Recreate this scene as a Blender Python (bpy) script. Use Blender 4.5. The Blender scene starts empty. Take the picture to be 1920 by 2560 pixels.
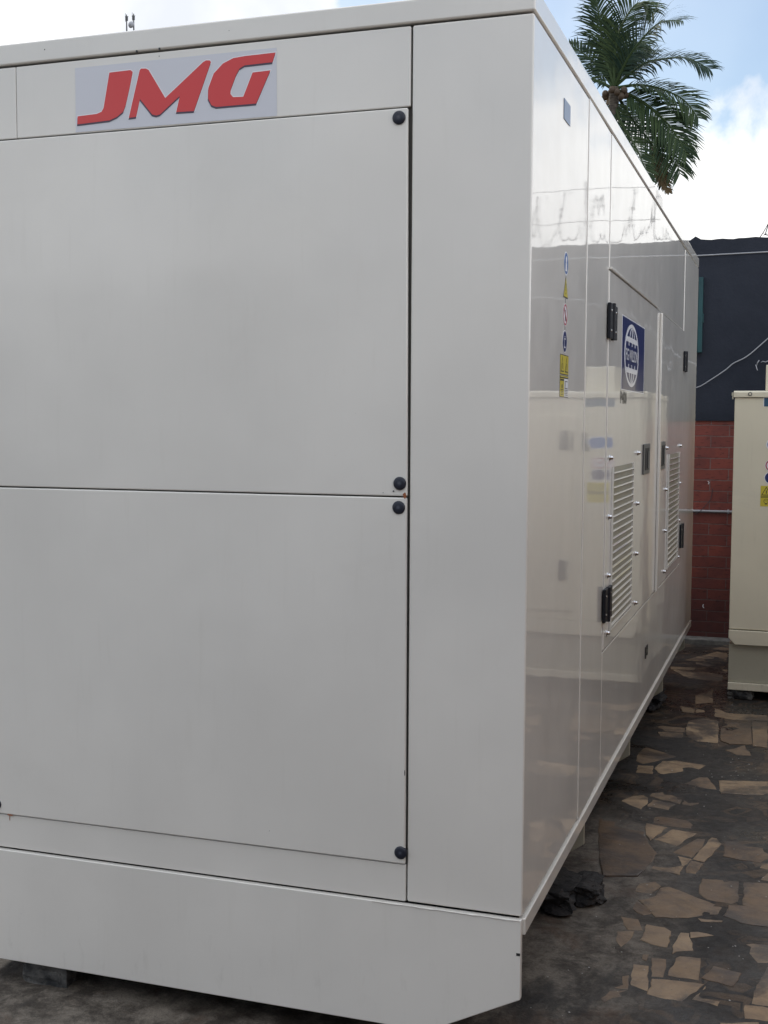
import bpy, bmesh, math, random
from mathutils import Vector, Matrix, noise
random.seed(7)
sc = bpy.context.scene
col = sc.collection
# ------------------------------------------------------------------ camera
cam_d = bpy.data.cameras.new('camera'); cam = bpy.data.objects.new('camera', cam_d); col.objects.link(cam)
Rt = ((0.94710647, -0.3196960, -0.02799640), (0.32087993, 0.9447493, 0.06696891), (0.00503989, -0.0724102, 0.99736220))
cam.matrix_world = Matrix(((Rt[0][0], Rt[0][2], -Rt[0][1], 0.56185), (Rt[1][0], Rt[1][2], -Rt[1][1], -2.64872),
                           (Rt[2][0], Rt[2][2], -Rt[2][1], 1.11634), (0, 0, 0, 1)))
cam_d.sensor_fit = 'AUTO'; cam_d.sensor_width = 36.0; cam_d.lens = 36.0*3055.0/2560.0
cam_d.clip_start = 0.05; cam_d.clip_end = 5000
sc.camera = cam
# ------------------------------------------------------------------ light
SUN_EL, SUN_AZ = 38.0, -62.0          # degrees; azimuth from +Y towards +X
sd = bpy.data.lights.new('sun', 'SUN'); sd.energy = 2.0; sd.angle = math.radians(5); sd.color = (1.0, 0.95, 0.87)
sun = bpy.data.objects.new('sun', sd); col.objects.link(sun)
se, sa = math.radians(SUN_EL), math.radians(SUN_AZ)
sdir = Vector((math.sin(sa)*math.cos(se), math.cos(sa)*math.cos(se), math.sin(se)))
sun.rotation_euler = sdir.to_track_quat('Z', 'Y').to_euler()
w = bpy.data.worlds.new('World'); sc.world = w; w.use_nodes = True
nt = w.node_tree; nt.nodes.clear(); N = nt.nodes; Lk = nt.links
def wn(t, **k):
    n = N.new(t)
    for a, b in k.items(): setattr(n, a, b)
    return n
def wmath(op, a, b=None, clamp=False):
    n = wn('ShaderNodeMath', operation=op); n.use_clamp = clamp
    for i, v in enumerate((a, b)):
        if v is None: continue
        if isinstance(v, (int, float)): n.inputs[i].default_value = v
        else: Lk.new(v, n.inputs[i])
    return n.outputs[0]
def wsmooth(v, a, b):
    n = wn('ShaderNodeMapRange', interpolation_type='SMOOTHSTEP'); Lk.new(v, n.inputs['Value'])
    n.inputs['From Min'].default_value = a; n.inputs['From Max'].default_value = b
    return n.outputs['Result']
def wnoise(vec, s, d=6, r=.55, dist=0.0):
    n = wn('ShaderNodeTexNoise'); n.inputs['Scale'].default_value = s; n.inputs['Detail'].default_value = d
    n.inputs['Roughness'].default_value = r; n.inputs['Distortion'].default_value = dist; Lk.new(vec, n.inputs['Vector'])
    return n.outputs['Fac']
sky = wn('ShaderNodeTexSky', sky_type='NISHITA', sun_disc=False); sky.sun_elevation = se; sky.sun_rotation = sa
sky.air_density = 1.2; sky.dust_density = .8; sky.ozone_density = 2.0
tc = wn('ShaderNodeTexCoord'); gen = tc.outputs['Generated']
sep = wn('ShaderNodeSeparateXYZ'); Lk.new(gen, sep.inputs[0]); dz = sep.outputs['Z']
n1 = wnoise(gen, 7.0, 9, .56, .2); n2 = wnoise(gen, 2.2, 5, .5); n3 = wnoise(gen, 3.0, 6, .5, .4)
def lobe(d, a, b):                      # 1 near a direction in the sky, 0 away from it
    vm = wn('ShaderNodeVectorMath', operation='DOT_PRODUCT'); Lk.new(gen, vm.inputs[0]); vm.inputs[1].default_value = Vector(d).normalized()
    return wsmooth(vm.outputs['Value'], a, b)
# cumulus bank near the horizon, a second one to the left, broken cloud overhead
bank = wmath('SUBTRACT', 0.245, dz); bank = wmath('MULTIPLY', bank, 9.0)
bank = wmath('ADD', bank, wmath('MULTIPLY', wmath('SUBTRACT', n1, .5), 3.4))
left = lobe((-0.57, 0.77, 0.29), .962, .995); left2 = lobe((-0.42, .85, .30), .990, .999)
left = wmath('ADD', wmath('MULTIPLY', left, 2.2), wmath('MULTIPLY', left2, .9))
over = wmath('MULTIPLY', wmath('SUBTRACT', n2, .50), 7.0)
over = wmath('MULTIPLY', over, wsmooth(dz, .42, .62))
field = wmath('ADD', wmath('MAXIMUM', wmath('ADD', bank, left), over), 0.0)
mask = wsmooth(field, -0.05, 0.45)
thin = wmath('ADD', wmath('MULTIPLY', wsmooth(n3, .42, .72), .40), .16)
mask = wmath('MAXIMUM', mask, thin)
br = wn('ShaderNodeMixRGB'); br.inputs[1].default_value = (.90, .94, 1.02, 1); br.inputs[2].default_value = (1.30, 1.30, 1.28, 1)
Lk.new(wsmooth(wnoise(gen, 5.0, 6, .5, .3), .34, .56), br.inputs[0])
skm = wn('ShaderNodeVectorMath', operation='SCALE'); Lk.new(sky.outputs[0], skm.inputs[0]); skm.inputs['Scale'].default_value = 0.15
# extra cloud brightness overhead and to the right, added to light the long side
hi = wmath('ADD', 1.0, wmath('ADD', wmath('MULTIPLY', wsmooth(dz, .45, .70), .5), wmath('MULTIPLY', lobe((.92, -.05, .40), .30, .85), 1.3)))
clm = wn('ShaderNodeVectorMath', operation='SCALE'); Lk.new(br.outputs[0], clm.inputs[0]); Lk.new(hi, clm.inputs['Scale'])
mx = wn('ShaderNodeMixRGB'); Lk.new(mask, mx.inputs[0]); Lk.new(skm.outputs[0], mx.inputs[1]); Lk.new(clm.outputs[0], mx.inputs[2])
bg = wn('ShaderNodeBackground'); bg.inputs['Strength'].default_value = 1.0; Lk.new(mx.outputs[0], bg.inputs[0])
wo = wn('ShaderNodeOutputWorld'); Lk.new(bg.outputs[0], wo.inputs[0])
sc.view_settings.view_transform = 'Standard'; sc.view_settings.look = 'None'; sc.view_settings.gamma = 1
sc.view_settings.exposure = 0.0; sc.view_settings.use_curve_mapping = False
sc.cycles.max_bounces = 8

# ------------------------------------------------------------------ helpers
def mat(name, rgb, rough=.6, metal=0.0, coat=0.0, coat_rough=.03, spec=.5):
    m = bpy.data.materials.new(name); m.use_nodes = True
    b = m.node_tree.nodes['Principled BSDF']
    b.inputs['Base Color'].default_value = (*rgb, 1); b.inputs['Roughness'].default_value = rough
    b.inputs['Metallic'].default_value = metal; b.inputs['Coat Weight'].default_value = coat
    b.inputs['Coat Roughness'].default_value = coat_rough; b.inputs['Specular IOR Level'].default_value = spec
    return m
class NT:
    """small wrapper for building material node trees; coordinates are object space = world metres"""
    def __init__(s, m):
        s.t = m.node_tree; s.b = s.t.nodes['Principled BSDF']
        s.co = s.t.nodes.new('ShaderNodeTexCoord').outputs['Object']
    def link(s, a, b): s.t.links.new(a, b)
    def noise(s, scale, detail=5, rough=.55, vec=None, dist=0.0):
        n = s.t.nodes.new('ShaderNodeTexNoise'); n.inputs['Scale'].default_value = scale; n.inputs['Detail'].default_value = detail
        n.inputs['Roughness'].default_value = rough; n.inputs['Distortion'].default_value = dist
        s.link(vec or s.co, n.inputs['Vector']); return n.outputs['Fac']
    def ramp(s, v, a, b, lo=0.0, hi=1.0, smooth=True):
        n = s.t.nodes.new('ShaderNodeMapRange'); n.interpolation_type = 'SMOOTHSTEP' if smooth else 'LINEAR'
        s.link(v, n.inputs['Value']); n.inputs['From Min'].default_value = a; n.inputs['From Max'].default_value = b
        n.inputs['To Min'].default_value = lo; n.inputs['To Max'].default_value = hi; return n.outputs['Result']
    def math(s, op, a, b=None):
        n = s.t.nodes.new('ShaderNodeMath'); n.operation = op
        for i, v in enumerate((a, b)):
            if v is None: continue
            if isinstance(v, (int, float)): n.inputs[i].default_value = v
            else: s.link(v, n.inputs[i])
        return n.outputs[0]
    def mix(s, f, a, b, mode='MIX'):
        n = s.t.nodes.new('ShaderNodeMixRGB'); n.blend_type = mode
        if isinstance(f, (int, float)): n.inputs[0].default_value = f
        else: s.link(f, n.inputs[0])
        for i, v in ((1, a), (2, b)):
            if isinstance(v, tuple): n.inputs[i].default_value = (*v, 1)
            else: s.link(v, n.inputs[i])
        return n.outputs[0]
    def scale(s, v, vec=None):
        n = s.t.nodes.new('ShaderNodeMapping'); n.inputs['Scale'].default_value = v; s.link(vec or s.co, n.inputs['Vector']); return n.outputs[0]
    def bump(s, h, strength=.3, dist=.01, prev=None):
        n = s.t.nodes.new('ShaderNodeBump'); n.inputs['Strength'].default_value = strength; n.inputs['Distance'].default_value = dist
        s.link(h, n.inputs['Height'])
        if prev: s.link(prev, n.inputs['Normal'])
        return n.outputs[0]
    def sep(s):
        n = s.t.nodes.new('ShaderNodeSeparateXYZ'); s.link(s.co, n.inputs[0]); return n.outputs
    def set(s, **k):
        for a, v in k.items(): s.link(v, s.b.inputs[a.replace('_', ' ')])

class MB:
    """mesh builder: boxes, prisms, tubes, discs collected into one mesh"""
    def __init__(s): s.v = []; s.f = []; s.m = []
    def face(s, vs, mi=0):
        b = len(s.v); s.v += [tuple(v) for v in vs]; s.f.append(tuple(range(b, b+len(vs)))); s.m.append(mi); return s
    def raw(s, vs, fs, mi=0):
        b = len(s.v); s.v += [tuple(v) for v in vs]
        for f in fs: s.f.append(tuple(b+i for i in f)); s.m.append(mi)
        return s
    def box(s, x0, x1, y0, y1, z0, z1, mi=0):
        vs = [(x, y, z) for x in (x0, x1) for y in (y0, y1) for z in (z0, z1)]
        return s.raw(vs, [(0, 1, 3, 2), (4, 6, 7, 5), (0, 4, 5, 1), (2, 3, 7, 6), (0, 2, 6, 4), (1, 5, 7, 3)], mi)
    def prism(s, pts, fn0, fn1, mi=0):
        """pts: 2-D outline; fn0/fn1 map (a,b) to the two end caps"""
        n = len(pts); vs = [fn0(*p) for p in pts] + [fn1(*p) for p in pts]
        fs = [tuple(range(n-1, -1, -1)), tuple(range(n, 2*n))] + [(i, (i+1) % n, n+(i+1) % n, n+i) for i in range(n)]
        return s.raw(vs, fs, mi)
    def tube(s, pts, r, seg=6, mi=0, caps=True):
        pts = [Vector(p) for p in pts]; n = len(pts); rs = r if isinstance(r, (list, tuple)) else [r]*n
        vs = []; up = Vector((0, 0, 1)); prev = None
        for i, p in enumerate(pts):
            t = (pts[min(i+1, n-1)]-pts[max(i-1, 0)]).normalized()
            if prev is None:
                a = t.cross(up); a = a if a.length > .05 else t.cross(Vector((1, 0, 0)))
            else: a = prev - t*prev.dot(t)
            a.normalize(); prev = a; b = t.cross(a)
            vs += [p + a*math.cos(2*math.pi*k/seg)*rs[i] + b*math.sin(2*math.pi*k/seg)*rs[i] for k in range(seg)]
        fs = [(i*seg+k, i*seg+(k+1) % seg, (i+1)*seg+(k+1) % seg, (i+1)*seg+k) for i in range(n-1) for k in range(seg)]
        if caps: fs += [tuple(range(seg-1, -1, -1)), tuple((n-1)*seg+k for k in range(seg))]
        return s.raw(vs, fs, mi)
    def lathe(s, c, axis, prof, seg=20, mi=0, a=None, sx=1.0):
        """prof: list of (r, h) along axis from point c"""
        axis = Vector(axis).normalized(); a = Vector(a) if a else axis.orthogonal().normalized(); b = axis.cross(a); c = Vector(c); vs = []
        for r, h in prof:
            vs += [c + axis*h + (a*math.cos(2*math.pi*k/seg)*sx + b*math.sin(2*math.pi*k/seg))*r for k in range(seg)]
        n = len(prof)
        fs = [(i*seg+k, i*seg+(k+1) % seg, (i+1)*seg+(k+1) % seg, (i+1)*seg+k) for i in range(n-1) for k in range(seg)]
        fs.append(tuple((n-1)*seg+k for k in range(seg)))
        return s.raw(vs, fs, mi)
    def build(s, name, mats, parent=None, smooth=False, bevel=0.0, label=None, segs=2):
        me = bpy.data.meshes.new(name); me.from_pydata(s.v, [], s.f)
        if not isinstance(mats, (list, tuple)): mats = [mats]
        for m in mats: me.materials.append(m)
        for p, mi in zip(me.polygons, s.m): p.material_index = mi; p.use_smooth = smooth
        bm = bmesh.new(); bm.from_mesh(me); bmesh.ops.recalc_face_normals(bm, faces=bm.faces); bm.to_mesh(me); bm.free()
        me.update()
        o = bpy.data.objects.new(name, me); col.objects.link(o)
        if parent:
            o.parent = parent
            if parent.type == 'EMPTY': o.matrix_parent_inverse = Matrix.Translation(-parent.location)
        if label: o['label'] = label
        if bevel:
            md = o.modifiers.new('bevel', 'BEVEL'); md.width = bevel; md.segments = segs; md.limit_method = 'ANGLE'; md.angle_limit = math.radians(35)
            md.harden_normals = True; me.polygons.foreach_set('use_smooth', [True]*len(me.polygons))
        return o
def thing(name, label, cat, group=None, loc=(0, 0, 0)):
    o = bpy.data.objects.new(name, None); o.empty_display_size = .1; o.location = loc; col.objects.link(o)
    return tag(o, label, cat, group)
def tag(o, label, cat, group=None):
    o['label'] = label; o['category'] = cat
    if group: o['group'] = group
    return o
def struct(o): o['kind'] = 'structure'; return o
def text_mesh(body, h, width=None, bold=0.0):
    """text outline polygons scaled to height h (and width), origin at lower left; returns verts2d, faces"""
    cu = bpy.data.curves.new('t', 'FONT'); cu.body = body; cu.size = 1.0; cu.offset = bold; cu.resolution_u = 3
    ob = bpy.data.objects.new('t', cu); col.objects.link(ob)
    dg = bpy.context.evaluated_depsgraph_get(); me = bpy.data.meshes.new_from_object(ob.evaluated_get(dg))
    vs = [(v.co.x, v.co.y) for v in me.vertices]; fs = [tuple(p.vertices) for p in me.polygons]
    bpy.data.objects.remove(ob); bpy.data.curves.remove(cu); bpy.data.meshes.remove(me)
    x0 = min(v[0] for v in vs); x1 = max(v[0] for v in vs); y0 = min(v[1] for v in vs); y1 = max(v[1] for v in vs)
    k = h/(y1-y0); kx = k if width is None else width/(x1-x0)
    return [((x-x0)*kx, (y-y0)*k) for x, y in vs], fs
# ------------------------------------------------------------------ materials
def paint(name, rgb, dirt=.5, rough=.38, coat=.75, crough=.035, wave=.0022):
    m = mat(name, rgb, rough, 0, coat, crough); n = NT(m)
    tone = n.mix(n.ramp(n.noise(1.7, 4, .5), .3, .7), tuple(c*.93 for c in rgb), tuple(min(1, c*1.035) for c in rgb))
    st = n.noise(6, 4, .6, n.scale((9, 9, .7)))                                  # faint vertical run-off streaks
    tone = n.mix(n.ramp(st, .55, .80, 0, .22*dirt), tone, (.42, .38, .30))
    sp = n.noise(160, 2, .5); big = n.noise(3.5, 3, .6)
    sm_ = n.noise(2.2, 7, .7, dist=.9); tone = n.mix(n.ramp(sm_, .56, .70, 0, .22*dirt), tone, (.50, .47, .41))   # dust smears
    scr = n.noise(3, 2, .5, n.scale((60, 60, 1.6))); scm = n.noise(4.0, 2, .5)
    tone = n.mix(n.math('MULTIPLY', n.ramp(scr, .735, .76), n.ramp(scm, .60, .68, 0, .35*dirt)), tone, (.30, .27, .22))
    spk = n.math('MULTIPLY', n.ramp(sp, .74, .80), n.ramp(big, .5, .62))
    tone = n.mix(n.math('MULTIPLY', spk, .55*dirt), tone, (.12, .10, .08))
    # grime gathered low on the plinth
    z = n.sep()['Z']; low = n.ramp(z, -.02, -.30)
    dn = n.math('MULTIPLY', low, n.ramp(n.noise(14, 5, .65, n.scale((3, 3, .9))), .56, .78))
    tone = n.mix(n.math('MULTIPLY', dn, .5*dirt), tone, (.20, .17, .13))
    n.set(Base_Color=tone)
    rr = n.ramp(n.noise(9, 4, .6), .3, .75, rough-.06, rough+.10); n.set(Roughness=rr)
    cr = n.ramp(n.noise(5, 4, .6), .35, .8, crough*.7, crough*1.7); n.link(cr, n.b.inputs['Coat Roughness'])
    h = n.noise(2.6, 2, .4); b1 = n.bump(h, .55, wave)
    b2 = n.bump(n.noise(420, 1, .5), .05, .0006, b1)
    n.link(b2, n.b.inputs['Normal']); n.link(b1, n.b.inputs['Coat Normal'])
    return m
M_white = paint('off_white_gloss_paint', (.745, .722, .672), .22, .38, 1.0, .034, .0038)
M_whitef = paint('off_white_dusty_paint', (.750, .728, .682), .26, .42, .9, .12, .0032)
M_cream = paint('cream_gloss_paint', (.74, .69, .54), .6)
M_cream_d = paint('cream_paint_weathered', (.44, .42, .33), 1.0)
M_core = mat('dark_inner_frame', (.16, .15, .135), .8)  # dark core seen through the gaps between panels
M_under = mat('shade_black_underframe', (.02, .019, .018), .7)  # shade under the base put into the colour as near black
M_black = mat('black_plastic', (.008, .009, .014), .5, spec=.3)
M_blackr = mat('black_rubber_cap', (.010, .013, .026), .42)
M_dgrey = mat('dark_grey_handle', (.085, .09, .09), .4)
M_steel = mat('bright_steel', (.62, .62, .62), .22, 1.0)
M_galv = mat('galvanised_wire', (.10, .10, .10), .5, .6)
M_red = mat('red_vinyl', (.62, .045, .045), .35, 0, .3, .1)
M_maroon = mat('dark_violet_vinyl', (.075, .055, .085), .35)
M_decal = mat('pale_blue_white_vinyl', (.62, .63, .68), .35, 0, .3, .1)
M_wvinyl = mat('white_vinyl', (.78, .79, .82), .35, 0, .4, .05)
M_blue = mat('deep_blue_vinyl', (.012, .022, .13), .3, 0, .6, .04)
M_blue2 = mat('mid_blue_vinyl', (.02, .13, .42), .3, 0, .6, .04)
M_yellow = mat('yellow_vinyl', (.62, .52, .05), .35, 0, .5, .05)
M_ink = mat('black_vinyl', (.018, .018, .02), .4, 0, .4, .05)
M_pinkr = mat('red_ring_vinyl', (.42, .06, .09), .35)
M_vent = mat('blue_grey_window', (.17, .23, .35), .35)
M_rust = mat('rust_stain', (.30, .10, .04), .8)
M_cablew = mat('white_cable_sheath', (.36, .37, .40), .5)
M_cableb = mat('dark_cable_sheath', (.03, .03, .04), .5)
M_teal = mat('teal_painted_board', (.008, .06, .07), .5)
NT_t = NT(M_teal); NT_t.set(Base_Color=NT_t.mix(NT_t.ramp(NT_t.noise(8, 5), .35, .7), (.006, .045, .055), (.010, .070, .078)))

# louvre mesh and backing
M_mesh = mat('louvre_backing', (.22, .205, .175), .7)

# brick and navy wall
def wall_mats():
    m = mat('navy_painted_render', (.03, .045, .09), .75, spec=.35); n = NT(m)
    c = n.mix(n.ramp(n.noise(1.3, 8, .68), .34, .66), (.011, .015, .026), (.020, .025, .039))
    c = n.mix(n.ramp(n.noise(22, 6, .7), .62, .85, 0, .6), c, (.040, .045, .056))
    c = n.mix(n.ramp(n.noise(60, 2, .5), .79, .82, 0, .7), c, (.3, .31, .33))
    n.set(Base_Color=c); n.link(n.bump(n.noise(35, 6, .6), .4, .006), n.b.inputs['Normal'])
    b = mat('red_painted_brick', (.16, .045, .04), .6, spec=.4); n = NT(b)
    mp = n.t.nodes.new('ShaderNodeCombineXYZ'); s = n.sep(); n.link(s['X'], mp.inputs[0]); n.link(s['Z'], mp.inputs[1])
    wv = n.noise(9, 3, .5); off = n.math('MULTIPLY', n.math('SUBTRACT', wv, .5), .014)
    n.t.links.new(n.math('ADD', s['Z'], off), mp.inputs[1])
    br = n.t.nodes.new('ShaderNodeTexBrick'); n.link(mp.outputs[0], br.inputs['Vector'])
    br.inputs['Scale'].default_value = 1; br.inputs['Brick Width'].default_value = .24; br.inputs['Row Height'].default_value = .0743
    br.inputs['Mortar Size'].default_value = .0035; br.inputs['Mortar Smooth'].default_value = .3; br.inputs['Bias'].default_value = 0
    br.inputs['Color1'].default_value = (.25, .060, .044, 1); br.inputs['Color2'].default_value = (.19, .048, .038, 1)
    br.inputs['Mortar'].default_value = (.20, .13, .12, 1); br.offset = .5
    c = n.mix(n.ramp(n.noise(7, 6, .65), .35, .75, 0, .55), br.outputs['Color'], (.085, .030, .032))
    c = n.mix(n.math('MULTIPLY', n.ramp(n.noise(20, 4, .6, n.scale((1, 1, 4))), .56, .66), .6), c, (.03, .014, .016))
    c = n.mix(n.ramp(n.noise(70, 2, .5), .77, .82, 0, .6), c, (.3, .24, .22))
    # brick gets darker towards the foot of the wall
    c = n.mix(n.ramp(s['Z'], .45, -.34, 0, .72), c, (.035, .017, .017))
    n.set(Base_Color=c)
    hb = n.math('SUBTRACT', 1.0, br.outputs['Fac'])
    b1 = n.bump(hb, .8, .006); n.link(n.bump(n.noise(60, 5, .6), .35, .004, b1), n.b.inputs['Normal'])
    n.set(Roughness=n.ramp(n.noise(12, 4), .3, .7, .35, .65))
    return m, b
M_navy, M_brick = wall_mats()
M_conc = mat('grey_concrete', (.16, .155, .145), .8); n = NT(M_conc)
n.set(Base_Color=n.mix(n.ramp(n.noise(18, 7, .65), .3, .7), (.09, .088, .082), (.20, .19, .175))); n.link(n.bump(n.noise(60, 6, .6), .5, .006), n.b.inputs['Normal'])

M_brown = mat('brown_render', (.20, .16, .125), .85); n = NT(M_brown)
n.set(Base_Color=n.mix(n.ramp(n.noise(3, 7, .6), .3, .7), (.26, .13, .060), (.38, .20, .10)))

# ground: oil-stained damp screed
M_ground = mat('damp_cement_screed', (.05, .05, .05), .6); n = NT(M_ground)
s = n.sep()
c = n.mix(n.ramp(n.noise(2.3, 7, .62, dist=.3), .35, .68), (.026, .0245, .0245), (.052, .047, .043))
# paler dusty apron close to the generator, fading outwards
edge = n.math('ADD', s['X'], n.math('MULTIPLY', n.math('SUBTRACT', n.noise(2.2, 6, .6), .5), .55))
yy = n.ramp(s['Y'], 2.3, 1.5)
apr = n.math('MULTIPLY', n.ramp(edge, .32, .08), yy)
ap_col = n.mix(n.ramp(n.noise(9, 10, .75, dist=.25), .38, .64), (.060, .050, .041), (.24, .215, .185))
ap_col = n.mix(n.ramp(n.noise(3.1, 7, .68, dist=.3), .52, .66, 0, .75), ap_col, (.115, .070, .045))
# half-buried stones showing faintly through the wet cement
vo = n.t.nodes.new('ShaderNodeTexVoronoi'); vo.inputs['Scale'].default_value = 8.5; vo.inputs['Randomness'].default_value = .9
vd = n.t.nodes.new('ShaderNodeTexVoronoi'); vd.feature = 'DISTANCE_TO_EDGE'; vd.inputs['Scale'].default_value = 8.5; vd.inputs['Randomness'].default_value = .9
sx_ = n.t.nodes.new('ShaderNodeSeparateXYZ'); n.link(vo.outputs['Color'], sx_.inputs[0])
vm = n.math('MULTIPLY', n.ramp(vd.outputs['Distance'], .05, .11), n.ramp(sx_.outputs[0], .35, .55))
vm = n.math('MULTIPLY', vm, n.ramp(n.noise(1.9, 5, .6), .40, .52, 0, .9))
c = n.mix(vm, c, (.120, .086, .060))
c = n.mix(n.math('MULTIPLY', n.ramp(vd.outputs['Distance'], .035, .01), .35), c, (.012, .010, .010))
c = n.mix(apr, c, ap_col)
c = n.mix(.55, c, n.mix(n.ramp(n.noise(170, 3, .7), .3, .7), (.35, .35, .35), (1.0, 1.0, 1.0)), 'MULTIPLY')
c = n.mix(1.0, c, (.88, .85, .81), 'MULTIPLY')
oil = n.ramp(n.noise(3.4, 6, .65, n.scale((1.2, .55, 1)), 0.4), .54, .68)
c = n.mix(n.math('MULTIPLY', oil, .72), c, (.014, .013, .013))
c = n.mix(n.math('MULTIPLY', n.ramp(n.noise(75, 4, .7), .66, .74), .6), c, (.012, .011, .010))
c = n.mix(n.math('MULTIPLY', n.ramp(n.noise(130, 2, .5), .76, .80), n.math('MULTIPLY', n.ramp(n.noise(5, 3), .5, .6), .8)), c, (.35, .34, .32))
n.set(Base_Color=c)
wet = n.ramp(n.noise(1.7, 5, .55, dist=.8), .40, .60)
n.set(Roughness=n.math('SUBTRACT', n.ramp(n.noise(30, 4, .6), .3, .7, .62, .82), n.math('MULTIPLY', n.math('MULTIPLY', wet, n.ramp(apr, 0, 1, 1, .3)), .44)))
b1 = n.bump(n.noise(26, 8, .68), .55, .010); n.link(n.bump(n.noise(190, 3, .6), .35, .002, b1), n.b.inputs['Normal'])

M_stone = mat('buff_paving_stone', (.15, .11, .08), .6); n = NT(M_stone)
at = n.t.nodes.new('ShaderNodeAttribute'); at.attribute_name = 'tone'; tv = at.outputs['Fac']
c = n.mix(tv, (.15, .100, .062), (.38, .27, .165))
c = n.mix(n.ramp(n.noise(11, 7, .65, dist=.5), .35, .72, 0, .72), c, (.115, .085, .066))
c = n.mix(n.ramp(n.noise(2.9, 8, .70, dist=.4), .46, .60, 0, .88), c, (.060, .050, .045))
c = n.mix(n.ramp(n.noise(95, 4, .7), .62, .74, 0, .6), c, (.040, .028, .022))
c = n.mix(n.ramp(n.noise(48, 3, .7), .66, .78, 0, .45), c, (.33, .26, .20))
n.set(Base_Color=c); n.set(Roughness=n.ramp(n.noise(4, 5, .6), .35, .65, .34, .72))
n.link(n.bump(n.noise(55, 7, .65), .6, .004), n.b.inputs['Normal'])

M_rock = mat('blackened_rock', (.03, .03, .03), .75); n = NT(M_rock)
n.set(Base_Color=n.mix(n.ramp(n.noise(12, 6, .6), .35, .7), (.010, .010, .012), (.040, .036, .034))); n.link(n.bump(n.noise(25, 7, .7), .9, .02), n.b.inputs['Normal'])
M_rock2 = mat('grey_block', (.10, .10, .10), .8); n = NT(M_rock2)
n.set(Base_Color=n.mix(n.ramp(n.noise(16, 6, .6), .35, .65), (.022, .024, .026), (.15, .145, .135))); n.link(n.bump(n.noise(60, 7, .7), .8, .01), n.b.inputs['Normal'])

M_leaf = mat('palm_leaflet', (.06, .09, .04), .6, spec=.2); n = NT(M_leaf)
at = n.t.nodes.new('ShaderNodeAttribute'); at.attribute_name = 'tone'
n.set(Base_Color=n.mix(at.outputs['Fac'], (.014, .036, .024), (.075, .110, .034)))
n.b.inputs['Transmission Weight'].default_value = 0.0
M_dry = mat('dry_palm_leaflet', (.16, .11, .05), .7)
M_rachis = mat('palm_rachis', (.16, .15, .06), .5)
M_trunk = mat('palm_trunk', (.12, .10, .08), .85); n = NT(M_trunk)
n.set(Base_Color=n.mix(n.ramp(n.noise(6, 5, .6, n.scale((1, 1, 5))), .35, .7), (.06, .05, .04), (.17, .145, .115)))
M_nut = mat('coconut_husk', (.07, .045, .025), .6)
# ------------------------------------------------------------------ ground
GZ = -0.36
g = MB()
def gh(x, y):
    if abs(x) > 8 or abs(y) > 9: return GZ-.002
    return GZ - .0004 + .0022*noise.noise(Vector((x*5, y*5, 0))) + .0014*noise.noise(Vector((x*14, y*14, 3)))
xs = [-3000, -300, -40, -8] + [-3+.15*i for i in range(17)] + [-.48+.045*i for i in range(38)] + [1.3+.3*i for i in range(12)] + [8, 40, 300, 3000]
ys = [-3000, -300, -40, -8] + [-4+.15*i for i in range(20)] + [-1.03+.05*i for i in range(142)] + [10, 40, 300, 3000]
vs = [(x, y, gh(x, y)) for x in xs for y in ys]; ny = len(ys)
g.raw(vs, [(i*ny+j, (i+1)*ny+j, (i+1)*ny+j+1, i*ny+j+1) for i in range(len(xs)-1) for j in range(ny-1)])
o = struct(g.build('ground', M_ground, smooth=True))

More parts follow.
